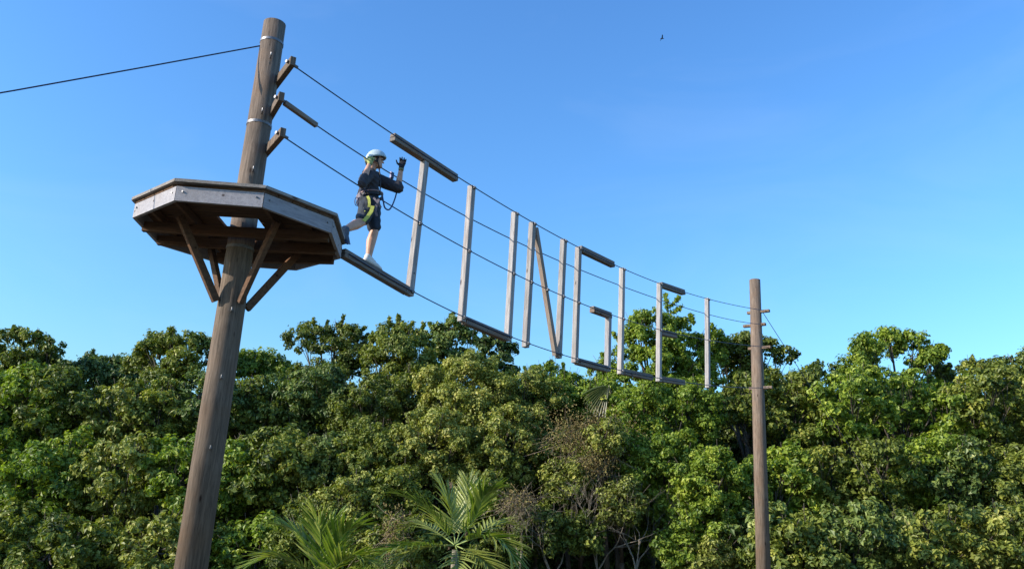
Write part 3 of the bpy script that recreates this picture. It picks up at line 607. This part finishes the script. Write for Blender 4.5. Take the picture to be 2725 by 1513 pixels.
# --- the nearer wall of foliage: rounded crowns one before the other
MOUNDS = [  # px, py, radius px, depth, kind, tone, label
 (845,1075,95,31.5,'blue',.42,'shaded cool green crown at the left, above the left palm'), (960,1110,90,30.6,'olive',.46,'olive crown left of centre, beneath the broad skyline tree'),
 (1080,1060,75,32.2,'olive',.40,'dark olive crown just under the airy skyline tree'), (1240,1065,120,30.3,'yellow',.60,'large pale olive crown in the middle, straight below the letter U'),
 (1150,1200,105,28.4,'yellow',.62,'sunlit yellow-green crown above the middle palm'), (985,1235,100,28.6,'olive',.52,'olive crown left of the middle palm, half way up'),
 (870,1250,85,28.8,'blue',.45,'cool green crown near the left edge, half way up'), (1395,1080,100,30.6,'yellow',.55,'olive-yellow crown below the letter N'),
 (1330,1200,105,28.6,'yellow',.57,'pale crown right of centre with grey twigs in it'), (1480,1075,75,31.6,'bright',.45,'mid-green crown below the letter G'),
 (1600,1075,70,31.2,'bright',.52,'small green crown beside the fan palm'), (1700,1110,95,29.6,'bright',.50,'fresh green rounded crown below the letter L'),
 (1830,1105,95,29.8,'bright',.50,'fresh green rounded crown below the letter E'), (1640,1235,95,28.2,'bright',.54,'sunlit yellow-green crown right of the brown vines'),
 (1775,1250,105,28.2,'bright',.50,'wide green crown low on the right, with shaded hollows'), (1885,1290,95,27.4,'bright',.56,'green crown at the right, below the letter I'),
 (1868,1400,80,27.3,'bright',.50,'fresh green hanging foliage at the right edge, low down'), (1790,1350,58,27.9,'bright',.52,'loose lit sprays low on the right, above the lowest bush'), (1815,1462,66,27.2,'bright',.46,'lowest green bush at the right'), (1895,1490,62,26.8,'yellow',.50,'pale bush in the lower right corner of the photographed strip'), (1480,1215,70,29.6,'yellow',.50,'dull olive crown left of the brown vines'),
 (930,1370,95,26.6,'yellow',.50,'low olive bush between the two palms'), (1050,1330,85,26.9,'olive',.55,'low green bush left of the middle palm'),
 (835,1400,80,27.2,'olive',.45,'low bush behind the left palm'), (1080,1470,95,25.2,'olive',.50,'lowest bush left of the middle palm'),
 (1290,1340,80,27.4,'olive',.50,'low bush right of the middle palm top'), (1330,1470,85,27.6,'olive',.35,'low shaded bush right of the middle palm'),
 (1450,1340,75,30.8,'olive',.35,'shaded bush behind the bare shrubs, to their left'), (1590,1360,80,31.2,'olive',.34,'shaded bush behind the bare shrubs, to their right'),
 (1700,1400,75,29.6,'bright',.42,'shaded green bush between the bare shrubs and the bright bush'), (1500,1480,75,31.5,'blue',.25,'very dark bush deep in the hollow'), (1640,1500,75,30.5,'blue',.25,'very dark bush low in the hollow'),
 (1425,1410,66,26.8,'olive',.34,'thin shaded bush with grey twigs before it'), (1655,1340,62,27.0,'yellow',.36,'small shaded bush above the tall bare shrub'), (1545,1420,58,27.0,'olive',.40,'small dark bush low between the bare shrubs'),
 (1510,1285,60,27.6,'yellow',.46,'olive bush just below the brown vines'), (1610,1170,48,27.2,'yellow',.58,'small yellow-green sprays in front of the brown vines'),
 (955,1490,80,26.0,'yellow',.48,'lowest bush behind the left palm fronds')]
rm = random.Random(9); nL = 0; nR = 0; PQ = ('lowest', 'middle', 'upper'); ORD = ('first', 'second', 'third', 'fourth', 'fifth', 'sixth', 'seventh', 'eighth')
for sidex, xs in (('left', np.arange(-110, 800, 128)), ('right', np.arange(2010, 2860, 128))):
    for ci, x in enumerate(xs):
        for ri, y in enumerate((1470, 1290, 1095)):
            k = rm.choice(('olive', 'yellow', 'blue', 'bright', 'olive')); px = x+rm.uniform(-30, 30)+(ri % 2)*50
            nm = {'olive': 'olive green', 'yellow': 'pale yellow-green', 'blue': 'cool green', 'bright': 'fresh green'}[k]
            MOUNDS.append((px, y+rm.uniform(-28, 28), rm.uniform(88, 125), 26.5+ri*2.1+rm.uniform(-.8, .8), k, rm.uniform(.42, .58), '%s crown in the %s row, %s from the %s end of the wall' % (nm, PQ[ri], ORD[ci if sidex == 'left' else len(xs)-1-ci], sidex)))
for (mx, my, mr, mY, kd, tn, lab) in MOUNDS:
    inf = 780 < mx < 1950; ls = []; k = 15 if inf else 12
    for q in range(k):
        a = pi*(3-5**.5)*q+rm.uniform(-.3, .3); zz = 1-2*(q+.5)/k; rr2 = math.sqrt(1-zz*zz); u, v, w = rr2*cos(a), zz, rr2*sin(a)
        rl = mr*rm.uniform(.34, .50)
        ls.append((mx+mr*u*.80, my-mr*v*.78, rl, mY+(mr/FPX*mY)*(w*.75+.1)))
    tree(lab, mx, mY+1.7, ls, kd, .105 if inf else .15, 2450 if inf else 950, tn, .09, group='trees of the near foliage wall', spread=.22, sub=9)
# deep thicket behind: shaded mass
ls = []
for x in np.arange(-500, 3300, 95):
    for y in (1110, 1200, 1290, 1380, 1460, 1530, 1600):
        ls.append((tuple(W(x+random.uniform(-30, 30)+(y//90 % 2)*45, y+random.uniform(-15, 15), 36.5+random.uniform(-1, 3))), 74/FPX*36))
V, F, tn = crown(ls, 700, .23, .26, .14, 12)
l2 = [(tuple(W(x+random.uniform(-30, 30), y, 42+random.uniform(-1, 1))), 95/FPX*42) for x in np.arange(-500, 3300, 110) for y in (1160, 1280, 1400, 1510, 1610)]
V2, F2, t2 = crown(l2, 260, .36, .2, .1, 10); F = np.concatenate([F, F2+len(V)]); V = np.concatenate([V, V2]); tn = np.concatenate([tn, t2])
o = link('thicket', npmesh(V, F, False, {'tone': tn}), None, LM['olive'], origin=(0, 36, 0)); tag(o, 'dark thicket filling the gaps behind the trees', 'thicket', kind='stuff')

# ------------------------------------------------------------------ bare shrubs and dead vines
def bare(basepx, basepy, Y, hgt, seed, label, spreadk=.5, lean=0, n0=3, back=.5, depth=4):
    rd = random.Random(seed); b = MB(); p0 = W(basepx, basepy, Y)
    def grow(p, d, l, r, dep):
        pts = [p]; q = p.copy(); dd = d.copy(); n = 4
        for i in range(n):
            dd = (dd+Vector((rd.gauss(0, .16), rd.gauss(0, .16), rd.gauss(.02, .12)))).normalized(); q = q+dd*l/n; pts.append(q.copy())
        b.tube(pts, [r*(1-.45*i/n) for i in range(n+1)], 5 if r > .012 else 3, False)
        if dep == 0: return
        for j in range(rd.choice((2, 3, 3))):
            t = rd.uniform(.45, 1); k = min(n, int(t*n)+1); nd = (dd+Vector((rd.gauss(0, 1), rd.gauss(0, .7), rd.gauss(0, .6)))*spreadk).normalized(); grow(pts[k], nd, l*rd.uniform(.55, .85), max(.004, r*.55*rd.uniform(.7, 1.1)), dep-1)
    root = empty('bare_shrub', Vector((p0.x, p0.y, 0)), label, 'shrub', 'leafless shrubs in the dark hollow')
    st = MB(); st.tube([Vector((p0.x, p0.y+back, -.05)), p0], .022, 6); st.build('stem', M['bark'], root, True)
    for j in range(n0): grow(p0, Vector((lean+rd.uniform(-.55, .55), rd.uniform(-.3, .3), 1)).normalized(), hgt*.42, .028, depth)
    b.build('branches', M['twig'], root, True); return root
bare(1470, 1540, 27.0, 2.6, 3, 'leafless grey shrub with fine twigs, right of the middle palm', .6)
bare(1590, 1520, 27.5, 3.0, 7, 'tall leafless shrub with forked stems in the dark hollow', .55)
bare(1690, 1530, 27.2, 2.6, 12, 'leafless shrub with long slanting stems, beside the bright green foliage', .5, .25)
bare(1385, 1500, 26.6, 1.8, 21, 'low leafless shrub with curling twigs behind the palm fronds', .75)
def vine(cx_, cy_, rx, ry, Y, n, seed, label, nleaf):
    rd = random.Random(seed); b = MB(); p0 = W(cx_, cy_, Y)
    for i in range(n):
        a = rd.uniform(0, 2*pi); r = abs(rd.gauss(0, .62)); x = cx_+rx*r*cos(a); y = cy_+ry*r*sin(a); pts = []; dx = rd.gauss(0, 9); dy = rd.gauss(9, 8); yy = Y-rd.uniform(0, .7)
        for k in range(6): pts.append(W(x, y, yy)); x += dx+rd.gauss(0, 5); y += dy+rd.gauss(0, 5); dx += rd.gauss(0, 4); dy += rd.gauss(0, 4); yy += rd.gauss(0, .08)
        b.tube(pts, rd.uniform(.003, .007), 3, False)
    root = empty('dead_vine', Vector((p0.x, p0.y, p0.z)), label, 'vine', 'dead vines hanging over the trees')
    b.build('stems', M['dry'], root, True)
    P = np.array([W(cx_+rx*rd.gauss(0, .6), cy_+ry*rd.gauss(0, .6), Y-rd.uniform(-.2, .9)) for _ in range(nleaf)])
    V, F, tn = leaf_arrays(P, unit(rng.normal(size=(nleaf, 3))+[-.3, -.5, .3]), .072*rng.uniform(.6, 1.4, nleaf), np.clip(rng.normal(.5, .22, nleaf), 0, 1))
    o = link('dry_leaves', npmesh(V, F, False, {'tone': tn}), root, LM['dead']); o['kind'] = 'stuff'
vine(1560, 1155, 95, 55, 28.1, 80, 5, 'brown dead vines draped over the trees, right of centre', 3400)
vine(1585, 1230, 40, 34, 27.6, 60, 6, 'greyish dead vines hanging below the brown ones', 1500)
vine(1050, 1415, 30, 50, 25.0, 90, 8, 'rusty dead vines left of the middle palm', 700)
vine(1375, 1330, 45, 30, 26.4, 70, 9, 'reddish dry vines above the bare shrubs, right of the middle palm', 500)

# ------------------------------------------------------------------ palms
def palmmat(name, cols):
    m, nt, b = newmat(name); oi = nt.nodes.new('ShaderNodeObjectInfo').outputs['Random']; c2 = ramp(nt, oi, [(i/(len(cols)-1), x) for i, x in enumerate(cols)])
    nt.links.new(c2, b.inputs['Base Color']); b.inputs['Roughness'].default_value = .38; t = nt.nodes.new('ShaderNodeBsdfTranslucent'); nt.links.new(mix(nt, 1.0, c2, (1., 1.1, .4), 'MULTIPLY'), t.inputs[0])
    mx = nt.nodes.new('ShaderNodeMixShader'); mx.inputs[0].default_value = .3; out = nt.nodes['Material Output']; nt.links.new(b.outputs[0], mx.inputs[1]); nt.links.new(t.outputs[0], mx.inputs[2]); nt.links.new(mx.outputs[0], out.inputs[0]); return m
PM = palmmat('palm_leaflet', [(.06, .12, .015), (.13, .20, .024), (.22, .28, .04), (.34, .36, .09)])
M['rachis'] = simple('palm_rachis', (.22, .28, .07), .5, .2, 10, bmp=.1); M['ptrunk'] = simple('palm_trunk', (.22, .19, .14), .85, .4, 12, bmp=.6)
def leaflet_geo(drop):
    V = []; F = []; n = 5
    for i in range(n+1):
        t = i/n; w = .056*(1-t)**.6*(.35+.65*min(1, t*5))+.0012; z = -drop*t*t
        V += [(t, -w, z+w*.55), (t, 0, z), (t, w, z+w*.55)]
    for i in range(n): a = i*3; F += [[a, a+1, a+4, a+3], [a+1, a+2, a+5, a+4]]
    return V, F
LG = [leaflet_geo(d) for d in (.08, .2, .34)]
LMESH = []
for V, F in LG: me = mesh(V, F, True); me.name = 'leaflet'; me.materials.append(PM); LMESH.append(me)
def palm(name, label, crown_p, fr, single):
    base = Vector((crown_p.x, crown_p.y, 0)); root = empty(name, base, label, 'palm', 'palms at the bottom of the view')
    b = MB(); b.tube([base-Z*.1, base.lerp(crown_p, .5), crown_p-Z*.1], [.11, .085, .07], 12); b.build('trunk', M['ptrunk'], root, True)
    SV = []; SF = []
    for i, (ctrl, llen, npair) in enumerate(fr):
        pts = spl([crown_p]+ctrl, 8); fb = MB(); n = len(pts); fb.tube(pts, [.017*(1-.85*k/(n-1)) for k in range(n)], 6)
        fo = fb.build('frond', M['rachis'], root, True)
        for j in range(npair):
            t = .16+.84*(j+.5)/npair; x = t*(n-1); k = min(n-2, int(x)); p = pts[k].lerp(pts[k+1], x-k); tg = (pts[k+1]-pts[k]).normalized(); upn = Z-tg*tg.dot(Z)
            if upn.length < .3: upn = -Yv*1.0-tg*tg.dot(-Yv)
            upn.normalize(); s2 = tg.cross(upn).normalized(); ln = llen*1.35*math.sin(pi*(.12+.80*t))**.6*random.uniform(.85, 1.1)
            for sg in (-1, 1):
                a = R(52-30*t)+random.uniform(-.1, .1); dirv = (tg*cos(a)+s2*sg*sin(a)+upn*random.uniform(.12, .32)).normalized(); zz = (upn-dirv*dirv.dot(upn)).normalized(); yy = zz.cross(dirv)
                mtx = Matrix((dirv, yy, zz)).transposed().to_4x4(); mtx = Matrix.Translation(p) @ mtx @ Matrix.Diagonal((ln, ln*.9, ln, 1)); q2 = random.choice((0, 1, 1, 2))
                if i < single:
                    lo = bpy.data.objects.new('leaflet', LMESH[q2]); col.objects.link(lo); lo.parent = fo; lo.matrix_local = Matrix.Translation(-root_loc(fo)) @ mtx
                else:
                    V, F = LG[q2]; bb = len(SV); SV += [mtx@Vector(v) for v in V]; SF += [[v+bb for v in f] for f in F]
    if SV: o = link('leaflets', mesh(SV, SF, True), root, PM); o['kind'] = 'stuff'
    return root
def fp(cp, *pts): return [W(x, y, Y) for x, y, Y in pts]
cY = 21.5; cpm = W(1212, 1450, cY)
fr = [(fp(cpm, (1120,1450,20.6),(1036,1466,19.9),(963,1513,19.4)), .62, 32), (fp(cpm, (1276,1428,20.9),(1327,1437,20.5),(1364,1484,20.2)), .66, 32), (fp(cpm, (1263,1378,21.3),(1288,1320,21),(1321,1301,20.8)), .55, 32),
      (fp(cpm, (1170,1394,21.2),(1120,1341,21),(1058,1315,20.8)), .55, 32), (fp(cpm, (1204,1384,21.6),(1189,1320,21.7),(1164,1276,21.8)), .50, 32), (fp(cpm, (1232,1384,22),(1245,1320,22.3),(1245,1278,22.4)), .50, 32),
      (fp(cpm, (1153,1453,21),(1086,1474,20.6),(1047,1522,20.3)), .6, 32), (fp(cpm, (1260,1474,21),(1299,1511,20.6),(1316,1564,20.4)), .6, 32), (fp(cpm, (1164,1416,22.4),(1120,1394,23),(1075,1407,23.4)), .5, 20), (fp(cpm, (1276,1416,22.3),(1321,1389,22.9),(1360,1394,23.3)), .5, 20),
      (fp(cpm, (1220,1484,20.6),(1215,1532,20),(1209,1585,19.6)), .5, 20)]
palm('palm', 'green feather palm in the bottom middle, arching fronds spread to both sides', cpm, fr, 4)
cp2 = W(856, 1562, 20.5)
fr = [(fp(cp2, (854,1459,20.3),(850,1404,20.1),(830,1361,20)), .6, 24), (fp(cp2, (887,1479,20.2),(917,1419,20),(954,1401,19.8)), .62, 24), (fp(cp2, (892,1509,19.8),(937,1479,19.4),(982,1494,19.1)), .6, 24), (fp(cp2, (827,1479,20.6),(792,1419,20.7),(752,1401,20.8)), .6, 24),
      (fp(cp2, (872,1464,20.8),(880,1409,21),(907,1369,21.1)), .5, 24), (fp(cp2, (802,1509,20),(732,1479,19.7),(672,1499,19.4)), .6, 24), (fp(cp2, (917,1539,20),(977,1529,19.8),(1022,1569,19.6)), .55, 20)]
palm('palm', 'feather palm rising in the bottom left corner, upright narrow leaflets', cp2, fr, 6)
# fan palm leaf hanging out of the trees
fpc = W(1620, 1026, 29.6); root = empty('fan_palm', Vector((fpc.x, fpc.y, 0)), 'fan palm whose pleated olive leaf hangs out below the letter G', 'palm')
b = MB(); b.tube([Vector((fpc.x+.5, fpc.y+2.8, 0)), Vector((fpc.x+.5, fpc.y+2.2, fpc.z-.3)), fpc], [.1, .07, .02], 8); b.build('trunk', M['ptrunk'], root, True)
PF = palmmat('fan_leaf', [(.04, .06, .014), (.07, .09, .02), (.11, .12, .03)])
for a in np.linspace(188, 262, 12):
    L2 = random.uniform(.85, 1.0); dr = Vector((cos(R(a)), -.25, sin(R(a)))).normalized(); s2 = dr.cross(Yv).normalized(); V = []; F = []; n = 5
    for i in range(n+1):
        t = .1+.9*i/n; w = .055*sin(pi*min(.97, .08+t*.86))**.8; q = fpc+dr*L2*t-Z*.28*t*t; V += [q-s2*w, q-Yv*w*.9, q+s2*w]
    for i in range(n): k = i*3; F += [[k, k+1, k+4, k+3], [k+1, k+2, k+5, k+4]]
    link('leaf_blade', mesh(V, F, False), root, PF)

# ------------------------------------------------------------------ far bird
bp = W(1762, 103, 60); V = [bp+Vector(v) for v in ((-.12,0,.0),(.0,.03,.02),(.12,0,0),(0,-.03,-.02),(-.02,0,.03),(.02,0,-.03),(-.36,.02,.12),(-.18,.04,.07),(.36,.02,-.05),(.18,.04,.03),(-.2,0,.04),(.2,0,-.0))]
b = MB(); b.tube([bp+X*-.16, bp+X*-.05, bp+X*.08, bp+X*.15], [.01, .04, .035, .01], 6)
for sg in (-1, 1):
    k = len(b.v); b.v += [bp+Vector((-.05, 0, .02)), bp+Vector((.06, 0, .02)), bp+Vector((.02, sg*.25, .12)), bp+Vector((-.06, sg*.25, .12)), bp+Vector((-.08, sg*.5, .06))]; b.f += [[k, k+1, k+2, k+3], [k+3, k+2, k+4]]
o = b.build('bird', M['black'], origin=bp); tag(o, 'tiny dark bird high in the blue sky at the upper right', 'bird')
